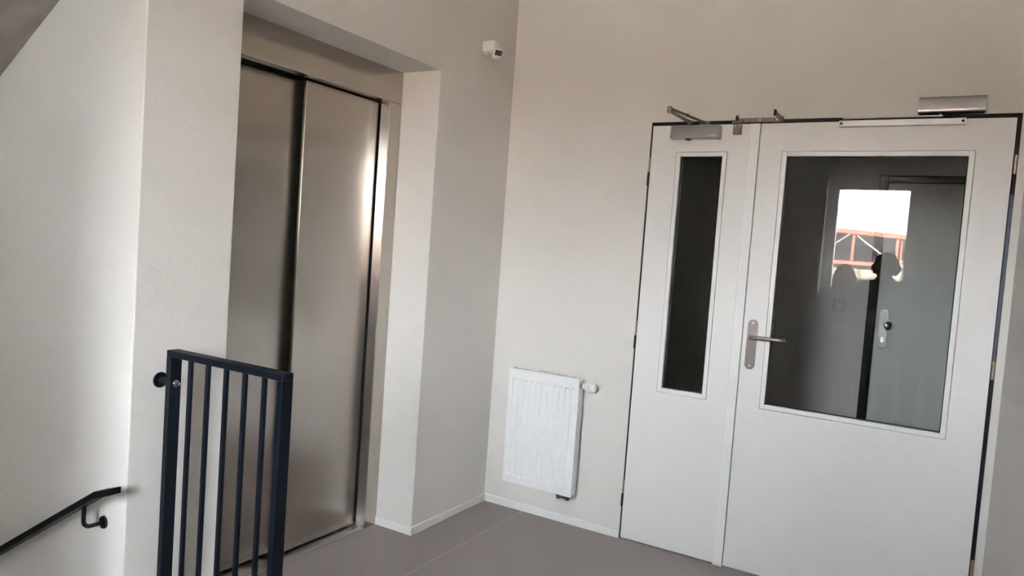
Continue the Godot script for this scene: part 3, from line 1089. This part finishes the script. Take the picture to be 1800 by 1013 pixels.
# ---------------------------------------------------------------- radiator
func build_radiator():
	var x0 := 0.164
	var x1 := 0.566
	var y0 := 0.173
	var y1 := 0.772
	var zf := 0.1
	var r := thing("radiator", Vector3((x0 + x1) / 2.0, y0, 0), "small white fluted panel radiator with thermostat on the door wall", "radiator")
	var o := r.position
	# front panel: pressed sheet with upright flutes
	var g := Geo.new(o)
	var cols := 11
	var px0 := x0 + 0.014
	var px1 := x1 - 0.014
	var pitch := (px1 - px0) / cols
	var hgt := func(x: float, y: float) -> float:
		var z := 0.0
		if x > px0 and x < px1:
			var f := fposmod((x - px0) / pitch, 1.0)
			var prof := smoothstep(0.14, 0.28, f) * (1.0 - smoothstep(0.72, 0.86, f))
			var fade := smoothstep(y0 + 0.036, y0 + 0.05, y) * (1.0 - smoothstep(y1 - 0.062, y1 - 0.048, y))
			z -= 0.0068 * prof * fade
		var edge := minf(minf(x - x0, x1 - x), minf(y - y0, y1 - y))
		if edge > 0.0085:
			z -= 0.0012
		return zf + z
	var xs: Array[float] = [x0, x0 + 0.002, x0 + 0.008, x0 + 0.0095]
	for i in cols:
		for f: float in [0.02, 0.12, 0.17, 0.22, 0.26, 0.5, 0.74, 0.78, 0.83, 0.88]:
			xs.append(px0 + (i + f) * pitch)
	xs.append_array([x1 - 0.0095, x1 - 0.008, x1 - 0.002, x1])
	var ys: Array[float] = [y0, y0 + 0.002, y0 + 0.008, y0 + 0.0095, y0 + 0.036, y0 + 0.041, y0 + 0.046, y0 + 0.05, y0 + 0.2, y0 + 0.4, y1 - 0.062, y1 - 0.057, y1 - 0.052, y1 - 0.048, y1 - 0.0095, y1 - 0.008, y1 - 0.002, y1]
	for i in xs.size() - 1:
		for j in ys.size() - 1:
			var a := Vector3(xs[i], ys[j], hgt.call(xs[i], ys[j]))
			var b := Vector3(xs[i + 1], ys[j], hgt.call(xs[i + 1], ys[j]))
			var c := Vector3(xs[i + 1], ys[j + 1], hgt.call(xs[i + 1], ys[j + 1]))
			var d := Vector3(xs[i], ys[j + 1], hgt.call(xs[i], ys[j + 1]))
			g.quad(a, b, c, d, Vector3(0, 0, 1))
	g.box(Vector3(x0, y0, zf - 0.016), Vector3(x1, y1, zf - 0.007), 0.001)
	g.quad(Vector3(x0, y0, zf), Vector3(x0, y1, zf), Vector3(x0, y1, zf - 0.01), Vector3(x0, y0, zf - 0.01), Vector3(-1, 0, 0))
	g.quad(Vector3(x1, y0, zf), Vector3(x1, y1, zf), Vector3(x1, y1, zf - 0.01), Vector3(x1, y0, zf - 0.01), Vector3(1, 0, 0))
	g.quad(Vector3(x0, y0, zf), Vector3(x1, y0, zf), Vector3(x1, y0, zf - 0.01), Vector3(x0, y0, zf - 0.01), Vector3(0, -1, 0))
	g.quad(Vector3(x0, y1, zf), Vector3(x1, y1, zf), Vector3(x1, y1, zf - 0.01), Vector3(x0, y1, zf - 0.01), Vector3(0, 1, 0))
	obj("front_panel", g, M.rad, r)
	g = Geo.new(o)
	g.box(Vector3(x0 + 0.004, y0 + 0.004, 0.036), Vector3(x1 - 0.004, y1 - 0.014, 0.046), 0.001)
	obj("rear_panel", g, M.rad, r)
	for x: float in [x0 + 0.003, x1 - 0.0045]:
		g = Geo.new(o)
		g.box(Vector3(x, y0 + 0.002, 0.055), Vector3(x + 0.0015, y1 - 0.05, zf - 0.012), 0.0005)
		obj("side_cover", g, M.rad, r)
	# top grille
	g = Geo.new(o)
	g.box(Vector3(x0, y1 - 0.006, zf - 0.022), Vector3(x1, y1 - 0.001, zf - 0.012), 0.0006)
	g.box(Vector3(x0, y1 - 0.006, 0.036), Vector3(x1, y1 - 0.001, 0.044), 0.0006)
	for i in 24:
		var x := x0 + (x1 - x0 - 0.007) * i / 23.0
		g.box(Vector3(x, y1 - 0.006, 0.044), Vector3(x + 0.007, y1 - 0.001, zf - 0.022), 0.0006)
	obj("top_grille", g, M.rad, r)
	for x: float in [x0 + 0.06, x1 - 0.06]:
		for y: float in [y0 + 0.08, y1 - 0.08]:
			g = Geo.new(o)
			g.box(Vector3(x - 0.012, y - 0.03, 0), Vector3(x + 0.012, y + 0.03, 0.037), 0.001)
			obj("wall_bracket", g, M.zinc, r)
	# thermostat
	g = Geo.new(o)
	g.lathe(Vector3(x1 - 0.004, 0.735, 0.066), Vector3(1, 0, 0), PackedVector2Array([Vector2(-0.02, 0), Vector2(-0.02, 0.011), Vector2(0.008, 0.011), Vector2(0.008, 0.009), Vector2(0.016, 0.009)]), 16)
	obj("valve_insert", g, M.brass, r)
	g = Geo.new(o)
	g.lathe(Vector3(x1 + 0.008, 0.735, 0.066), Vector3(1, 0, 0), PackedVector2Array([Vector2(0, 0), Vector2(0, 0.016), Vector2(0.01, 0.0175), Vector2(0.012, 0.0165), Vector2(0.016, 0.0185), Vector2(0.034, 0.0205), Vector2(0.055, 0.0215), Vector2(0.062, 0.0205), Vector2(0.066, 0.017), Vector2(0.067, 0)]), 28)
	var th := obj("thermostat_head", g, M.plastic, r)
	g = Geo.new(o)
	for k in 12:
		var a := TAU * k / 12.0
		var m := Vector3(0, cos(a), sin(a))
		g.bar([Vector3(x1 + 0.028, 0.735, 0.066) + m * 0.0202, Vector3(x1 + 0.062, 0.735, 0.066) + m * 0.0212], m.cross(Vector3(1, 0, 0)), 0.0016, 0.0012, 0.0004)
	obj("grip_rib", g, M.plastic, th)
	g = Geo.new(o)
	g.box(Vector3(x1 + 0.036, 0.7375, 0.0862), Vector3(x1 + 0.052, 0.7395, 0.0882), 0.0004)
	obj("setting_mark", g, M.lens, th)
	# connection block underneath
	g = Geo.new(o)
	for x: float in [x1 - 0.085, x1 - 0.035]:
		g.lathe(Vector3(x, y0 + 0.004, 0.065), Vector3.DOWN, PackedVector2Array([Vector2(0, 0.009), Vector2(0.012, 0.009), Vector2(0.012, 0.012), Vector2(0.026, 0.012), Vector2(0.028, 0.01), Vector2(0.034, 0.01), Vector2(0.036, 0)]), 14)
	g.box(Vector3(x1 - 0.08, y0 - 0.026, 0.058), Vector3(x1 - 0.04, y0 - 0.012, 0.072), 0.003)
	for x: float in [x1 - 0.085, x1 - 0.035]:
		g.tube([Vector3(x, y0 - 0.018, 0.065), Vector3(x, y0 - 0.018, 0.0)], 0.0075, 12)
	obj("valve_block", g, M.zinc, r)


# ---------------------------------------------------------------- railings
func build_balustrade():
	var b := thing("balustrade", Vector3(0.309, 0, 1.9825), "dark blue steel railing panel of upright bars beside the stairs", "railing")
	var o := b.position
	var z0 := 1.9625
	var z1 := 2.0025
	var g := Geo.new(o)
	g.box(Vector3(0.057, 0, z0), Vector3(0.077, 0.992, z1), 0.0012)
	obj("post", g, M.navy, b)
	g = Geo.new(o)
	g.box(Vector3(0.541, 0, z0), Vector3(0.561, 0.992, z1), 0.0012)
	obj("post", g, M.navy, b)
	g = Geo.new(o)
	g.box(Vector3(0.057, 0.992, z0), Vector3(0.561, 1.012, z1), 0.0015)
	obj("top_rail", g, M.navy, b)
	g = Geo.new(o)
	g.box(Vector3(0.077, 0.09, z0), Vector3(0.541, 0.11, z1), 0.0012)
	obj("bottom_rail", g, M.navy, b)
	var first: MeshInstance3D = null
	for i in 5:
		if first == null:
			g = Geo.new(o)
			g.box(Vector3(0.1417, 0.11, 1.9765), Vector3(0.1537, 0.992, 1.9885), 0.0008)
			first = obj("baluster", g, M.navy, b)
		else:
			copy_part(first, "baluster", b, Vector3(0.0807 * i, 0, 0))
	g = Geo.new(o)
	var at := Vector3(0, 0.909, 1.9815)
	g.lathe(at, Vector3(1, 0, 0), PackedVector2Array([Vector2(0, 0.0245), Vector2(0.003, 0.0245), Vector2(0.0045, 0.023), Vector2(0.0045, 0.0)]), 24)
	g.lathe(at, Vector3(1, 0, 0), PackedVector2Array([Vector2(0.0045, 0.0105), Vector2(0.058, 0.0105)]), 16)
	obj("wall_bracket", g, M.navy, b)
	g = Geo.new(o)
	g.lathe(at + Vector3(0.077, 0, 0), Vector3(1, 0, 0), PackedVector2Array([Vector2(0, 0.011), Vector2(0.002, 0.011), Vector2(0.002, 0.0085), Vector2(0.009, 0.0085), Vector2(0.01, 0.006), Vector2(0.017, 0.006), Vector2(0.02, 0.0)]), 14)
	obj("bolt", g, M.chrome, b)


func build_handrail():
	var h := thing("handrail", Vector3(-0.109, 0.455, STAIR), "black flat handrail descending along the stair wall on a bent bracket", "handrail")
	var o := h.position
	var g := Geo.new(o)
	var z := 2.14
	# profile seen from the front: sloping part, then a short level end
	var s := 0.585
	var bend := Vector2(-0.027, 0.592)
	var tip := Vector2(0.042, 0.614)
	var far := bend + Vector2(-2.6, -2.6 * s)
	var t := Vector2(0, 0.019)
	g.prism(PackedVector2Array([far, bend, tip, tip - t, bend - t * 1.1, far - t * 1.15]), 2, z - 0.02, z + 0.02)
	obj("rail", g, M.rail, h)
	g = Geo.new(o)
	var pts: Array = [Vector3(-0.109, 0.455, STAIR), Vector3(-0.109, 0.455, z - 0.022)]
	for k in range(1, 7):
		var a := PI / 2.0 * k / 6.0
		pts.append(Vector3(-0.109, 0.455 + 0.022 * (1.0 - cos(a)), z - 0.022 + 0.022 * sin(a)))
	pts.append(Vector3(-0.109, 0.527, z))
	g.tube(pts, 0.0065, 12)
	g.lathe(Vector3(-0.109, 0.455, STAIR), Vector3(0, 0, 1), PackedVector2Array([Vector2(0, 0.02), Vector2(0.004, 0.02), Vector2(0.006, 0.018), Vector2(0.006, 0)]), 20)
	obj("bracket", g, M.rail, h)
	g = Geo.new(o)
	var lx := -1.2
	var ly := bend.y + (lx - bend.x) * s
	g.tube([Vector3(lx, ly - 0.1, STAIR), Vector3(lx, ly - 0.1, z), Vector3(lx, ly - 0.02, z)], 0.0065, 12)
	g.lathe(Vector3(lx, ly - 0.1, STAIR), Vector3(0, 0, 1), PackedVector2Array([Vector2(0, 0.02), Vector2(0.004, 0.02), Vector2(0.006, 0.018), Vector2(0.006, 0)]), 20)
	obj("bracket", g, M.rail, h)


func build_detector():
	var d := thing("motion_detector", Vector3(0, 2.38, 0.305), "small white motion detector with swivel head high on the wall near the corner", "sensor")
	var o := d.position
	var g := Geo.new(o)
	g.box(Vector3(0, 2.357, 0.28), Vector3(0.075, 2.411, 0.322), 0.004)
	obj("base", g, M.plastic, d)
	g = Geo.new(o)
	g.lathe(Vector3(0.014, 2.357, 0.3), Vector3.DOWN, PackedVector2Array([Vector2(0, 0.014), Vector2(0.01, 0.014), Vector2(0.014, 0.01), Vector2(0.015, 0)]), 16)
	obj("knuckle", g, M.plastic, d)
	g = Geo.new(o)
	var t := Basis(Vector3.UP, deg_to_rad(62)) * Basis(Vector3.RIGHT, deg_to_rad(24))
	var c := Vector3(0.066, 2.352, 0.29)
	g.box(c - Vector3(0.024, 0.028, 0.02), c + Vector3(0.024, 0.028, 0.02), 0.008, t)
	var head := obj("head", g, M.plastic, d)
	g = Geo.new(o)
	var lc := c + t * Vector3(0, 0.008, 0.02)
	g.box(lc - Vector3(0.019, 0.013, 0.002), lc + Vector3(0.019, 0.013, 0.002), 0.0018, t)
	obj("lens", g, M.lens, head)
	g = Geo.new(o)
	var ic := c + t * Vector3(0.006, -0.018, 0.02)
	g.box(ic - Vector3(0.003, 0.003, 0.001), ic + Vector3(0.003, 0.003, 0.001), 0.0008, t)
	obj("indicator", g, M.lens, head)


# ---------------------------------------------------------------- people behind the camera, seen mirrored in the panes
# joints of one figure, in its own space: feet at the origin, facing +z; h is its height
func hand(bones: Array, wrist: Vector3, along: Vector3, palm: Vector3, curl: float, s: float):
	var d := along.normalized()
	var p := (palm - d * palm.dot(d)).normalized()     # the way the palm looks
	var w := d.cross(p)                                # towards the thumb
	var k := wrist + d * 0.085 * s
	for q: float in [-0.028, -0.01, 0.01, 0.028]:
		bones.append([wrist + w * q * 0.6 * s, k + w * q * s, 0.013 * s, 0.0115 * s])
	var lens := [0.062, 0.075, 0.08, 0.07]
	for i in 4:
		var q: float = [-0.031, -0.0105, 0.0105, 0.031][i]
		var a := k + w * q * s
		var l: float = lens[i] * s
		var d1 := (d + p * curl * 0.5).normalized()
		var b := a + d1 * l * 0.5
		var d2 := (d + p * curl * 1.6).normalized()
		var c := b + d2 * l * 0.3
		var d3 := (d + p * curl * 3.0).normalized()
		bones.append([a, b, 0.009 * s, 0.0085 * s])
		bones.append([b, c, 0.0085 * s, 0.008 * s])
		bones.append([c, c + d3 * l * 0.25, 0.008 * s, 0.007 * s])
	var t0 := wrist + d * 0.025 * s + w * 0.03 * s
	var t1 := t0 + (d * 0.7 + w * 0.7 + p * 0.3).normalized() * 0.038 * s
	bones.append([t0, t1, 0.013 * s, 0.0105 * s])
	bones.append([t1, t1 + (d + w * 0.15 + p * curl * 0.8).normalized() * 0.032 * s, 0.0105 * s, 0.0085 * s])


func person(at: Vector3, turn: float, h: float, label: String, pose: Dictionary, look: Dictionary):
	var r := thing("person", at, label, "person")
	r.rotation.y = turn
	var s := h / 1.68
	var hip := 0.86 * s
	var chest := 1.24 * s
	var neck := 1.40 * s
	var lean: Vector3 = pose.get("lean", Vector3.ZERO)
	var nk := Vector3(0, neck, 0) + lean
	var ch := Vector3(0, chest, 0) + lean * 0.7
	var hd := nk + Vector3(0, 0.135, 0.02) * s
	# ---- skin: one surface from head to toe, hands and head on finer grids
	var g := Geo.new()
	var torso: Array = []
	for e: float in [-1.0, 1.0]:
		torso.append([Vector3(0.075 * e * s, 0.94 * s, 0), Vector3(0.06 * e * s, 1.06 * s, 0.005) + lean * 0.3, 0.105 * s, 0.09 * s])
		torso.append([Vector3(0.06 * e * s, 1.06 * s, 0.005) + lean * 0.3, ch + Vector3(0.08 * e * s, 0.03 * s, 0), 0.09 * s, 0.105 * s])
		torso.append([ch + Vector3(0.05 * e, 0.11, -0.01) * s, ch + Vector3(0.165 * e, 0.1, -0.01) * s, 0.065 * s, 0.052 * s])
	torso.append([nk + Vector3(0, -0.05 * s, -0.01), nk + Vector3(0, 0.06, 0.005) * s, 0.058 * s, 0.052 * s])
	var arms: Array = []
	var hands: Array = []
	var cuffs: Array = []
	for i in 2:
		var e := 1.0 if i == 0 else -1.0
		var sh := ch + Vector3(0.175 * e, 0.095, -0.01) * s
		var el: Vector3 = pose.elbows[i]
		var wr: Vector3 = pose.wrists[i]
		arms.append([sh, el, 0.05 * s, 0.04 * s])
		arms.append([el, wr, 0.04 * s, 0.026 * s])
		cuffs.append([el, wr])
		hand(hands, wr, pose.along[i], pose.palms[i], pose.get("curl", 0.35), s)
	var legs: Array = []
	var feet: Array = []
	for e: float in [-1.0, 1.0]:
		legs.append([Vector3(0.09 * e * s, hip + 0.03, 0), Vector3(0.095 * e * s, 0.47 * s, 0.015), 0.09 * s, 0.056 * s])
		legs.append([Vector3(0.095 * e * s, 0.47 * s, 0.015), Vector3(0.1 * e * s, 0.09 * s, -0.02), 0.055 * s, 0.037 * s])
		feet.append([Vector3(0.1 * e * s, 0.045 * s, -0.04 * s), Vector3(0.115 * e * s, 0.035 * s, 0.14 * s), 0.04 * s, 0.03 * s])
	g.skin(torso + arms + legs + feet, 0.018, 0.05 * s)
	g.skin(hands, 0.0045, 0.008)
	var head: Array = [
		[hd + Vector3(0, 0.045, -0.02) * s, hd + Vector3(0, 0.04, 0.005) * s, 0.078 * s, 0.076 * s],
		[hd + Vector3(0, 0.0, 0.025) * s, hd + Vector3(0, -0.055, 0.045) * s, 0.062 * s, 0.042 * s],
		[hd + Vector3(-0.03, -0.035, 0.02) * s, hd + Vector3(0, -0.075, 0.06) * s, 0.035 * s, 0.024 * s],
		[hd + Vector3(0.03, -0.035, 0.02) * s, hd + Vector3(0, -0.075, 0.06) * s, 0.035 * s, 0.024 * s],
		[hd + Vector3(0, 0.022, 0.083) * s, hd + Vector3(0, -0.018, 0.102) * s, 0.009 * s, 0.014 * s],
		[hd + Vector3(-0.012, -0.022, 0.09) * s, hd + Vector3(0.012, -0.022, 0.09) * s, 0.009 * s, 0.009 * s],
		[hd + Vector3(-0.038, 0.032, 0.074) * s, hd + Vector3(0.038, 0.032, 0.074) * s, 0.012 * s, 0.012 * s],
		[hd + Vector3(-0.02, -0.045, 0.08) * s, hd + Vector3(0.02, -0.045, 0.08) * s, 0.008 * s, 0.008 * s],
		[hd + Vector3(-0.017, -0.054, 0.079) * s, hd + Vector3(0.017, -0.054, 0.079) * s, 0.008 * s, 0.008 * s],
		[hd + Vector3(-0.08, 0.012, -0.005) * s, hd + Vector3(-0.086, -0.02, 0.0) * s, 0.014 * s, 0.009 * s],
		[hd + Vector3(0.08, 0.012, -0.005) * s, hd + Vector3(0.086, -0.02, 0.0) * s, 0.014 * s, 0.009 * s],
		[hd + Vector3(0, -0.03, -0.02) * s, nk + Vector3(0, 0.02, 0.0), 0.055 * s, 0.054 * s]]
	g.skin(head, 0.0065, 0.02 * s)
	obj("body", g, look.skin, r)
	for e: float in [-1.0, 1.0]:
		g = Geo.new()
		g.lathe(hd + Vector3(0.03 * e, 0.012, 0.066) * s, Vector3(0, 0, 1), PackedVector2Array([Vector2(-0.012, 0), Vector2(-0.006, 0.011), Vector2(0.002, 0.0125), Vector2(0.009, 0.009), Vector2(0.0125, 0)]), 12)
		obj("eye", g, look.eye, r)
	# ---- clothes and hair
	var fat := func(a: Array, by: float, cut := 1.0) -> Array:
		var out: Array = []
		for b in a:
			out.append([b[0], b[0].lerp(b[1], cut), b[2] + by, lerpf(b[2], b[3], cut) + by])
		return out
	g = Geo.new()
	var coat: Array = fat.call(torso.slice(0, 6), 0.022) + fat.call(arms, 0.02, 0.97)
	coat.append([nk + Vector3(0, -0.03, -0.015) * s, nk + Vector3(0, 0.015, -0.005) * s, 0.075 * s, 0.07 * s])
	g.skin(coat, 0.016, 0.05 * s)
	obj("jacket", g, look.jacket, r)
	g = Geo.new()
	g.skin(fat.call(legs, 0.016) + [[Vector3(-0.06, 0.95, 0) * s, Vector3(0.06, 0.95, 0) * s, 0.115 * s, 0.115 * s]], 0.018, 0.04)
	obj("trousers", g, look.trousers, r)
	for f in feet:
		g = Geo.new()
		g.skin([[f[0], f[1], f[2] + 0.008, f[3] + 0.008]], 0.012, 0.01)
		obj("shoe", g, look.shoes, r)
	g = Geo.new()
	var hair: Array = [
		[hd + Vector3(0, 0.06, -0.03) * s, hd + Vector3(0, 0.055, -0.012) * s, 0.09 * s, 0.082 * s],
		[hd + Vector3(-0.03, 0.085, 0.03) * s, hd + Vector3(0.03, 0.085, 0.03) * s, 0.045 * s, 0.045 * s]]
	var rng := RandomNumberGenerator.new()
	rng.seed = int(h * 1000.0)
	var long_: float = look.get("hair_length", 0.06)
	for k in 26:
		var a := lerpf(-2.3, 2.3, k / 25.0) + PI
		var top := hd + Vector3(sin(a) * 0.075, 0.05, cos(a) * 0.075 - 0.02) * s
		var low := hd + Vector3(sin(a) * 0.092, 0.02 - long_ + rng.randf_range(-0.02, 0.02), cos(a) * 0.088 - 0.022) * s
		var mid := (top + low) / 2.0 + Vector3(sin(a), 0, cos(a)) * rng.randf_range(0.004, 0.016) * s
		hair.append([top, mid, 0.02 * s, 0.019 * s])
		hair.append([mid, low, 0.019 * s, 0.012 * s])
	g.skin(hair, 0.008, 0.018)
	obj("hair", g, look.hair, r)
	return r


func build_people():
	var skin := mat(rgb(214, 170, 146), 0.55)
	var white := mat(rgb(228, 224, 220), 0.3)
	var dark := mat(rgb(38, 40, 46), 0.8)
	var jeans := mat(rgb(52, 60, 78), 0.85)
	var shoe := mat(rgb(30, 28, 28), 0.6)
	var blond := mat(rgb(206, 168, 120), 0.6)
	blond.backlight_enabled = true
	blond.backlight = Color(0.5, 0.4, 0.28)
	var brown := mat(rgb(66, 50, 40), 0.6)
	# short person with light hair near the window
	person(Vector3(1.285, 0, 3.95), PI, 1.47, "short person with light curly hair and a dark jacket, mirrored in front of the window",
		{"elbows": [Vector3(0.2, 0.92, -0.02), Vector3(-0.2, 0.92, -0.02)], "wrists": [Vector3(0.1, 0.9, 0.17), Vector3(-0.1, 0.9, 0.17)], "along": [Vector3(-0.8, -0.1, 0.5), Vector3(0.8, -0.1, 0.5)], "palms": [Vector3(0, 0.3, -1), Vector3(0, 0.3, -1)]},
		{"skin": skin, "eye": white, "jacket": mat(rgb(64, 68, 74), 0.85), "trousers": jeans, "shoes": shoe, "hair": blond, "hair_length": 0.09})
	# dark figure between the window and the camera
	person(Vector3(1.64, 0, 3.6), PI + 0.35, 1.585, "dark-haired person in a dark jacket, mirrored in the pane beside the black frame line",
		{"elbows": [Vector3(0.24, 1.03, 0.0), Vector3(-0.26, 1.04, 0.02)], "wrists": [Vector3(0.06, 1.05, 0.2), Vector3(-0.08, 1.0, 0.2)], "along": [Vector3(-1, 0.1, 0.2), Vector3(1, 0, 0.1)], "palms": [Vector3(0, 0, -1), Vector3(0, 0, -1)]},
		{"skin": skin, "eye": white, "jacket": dark, "trousers": dark, "shoes": shoe, "hair": brown, "hair_length": 0.05})
	# whoever holds the phone that took the picture
	var face := PI + 0.3
	var spot := Vector3(1.98, 0, 3.80)
	var lens := Vector3(2.06639, 1.39541, 3.38225)
	var eye := Basis(Vector3(0.85837, 0.07141, -0.50804), Vector3(-0.08901, 0.99598, -0.01039), Vector3(0.50526, 0.05415, 0.86127))
	var mid := lens + eye * Vector3(0.0, -0.012, 0.018)
	var inv := Transform3D(Basis(Vector3.UP, face), spot).affine_inverse()
	var wl := inv * (mid + eye * Vector3(-0.105, -0.12, 0.1))   # beside the left end of the phone
	var wr := inv * (mid + eye * Vector3(0.1, -0.12, 0.1))
	var fw := inv.basis * (eye * Vector3(0, 0.9, -0.45))
	var inn := inv.basis * (eye * Vector3(1, 0, 0))
	person(spot, face, 1.64, "person raising a phone with both hands, mirrored at the right edge of the wide pane",
		{"elbows": [wl + Vector3(0.12, -0.16, -0.2), wr + Vector3(0.07, -0.2, -0.2)], "wrists": [wl, wr], "along": [fw + inn * 0.2, fw - inn * 0.2], "palms": [inn, -inn], "curl": 0.2, "lean": Vector3(0, 0, 0.03)},
		{"skin": skin, "eye": white, "jacket": dark, "trousers": jeans, "shoes": shoe, "hair": blond, "hair_length": 0.13})
	var ph := thing("phone", mid, "dark phone held up in both hands, mirrored at the right edge of the wide pane", "phone")
	ph.basis = eye
	var g := Geo.new()
	g.box(Vector3(-0.078, -0.037, -0.004), Vector3(0.078, 0.037, 0.004), 0.0025)
	obj("case", g, M.rubber, ph)
	g = Geo.new()
	g.box(Vector3(-0.074, -0.034, 0.004), Vector3(0.074, 0.034, 0.0045), 0.0003)
	obj("screen", g, M.lens, ph)
	g = Geo.new()
	g.lathe(Vector3(0, 0.012, -0.004), Vector3(0, 0, -1), PackedVector2Array([Vector2(0, 0.007), Vector2(0.001, 0.007), Vector2(0.001, 0)]), 16)
	obj("camera_lens", g, M.lens, ph)
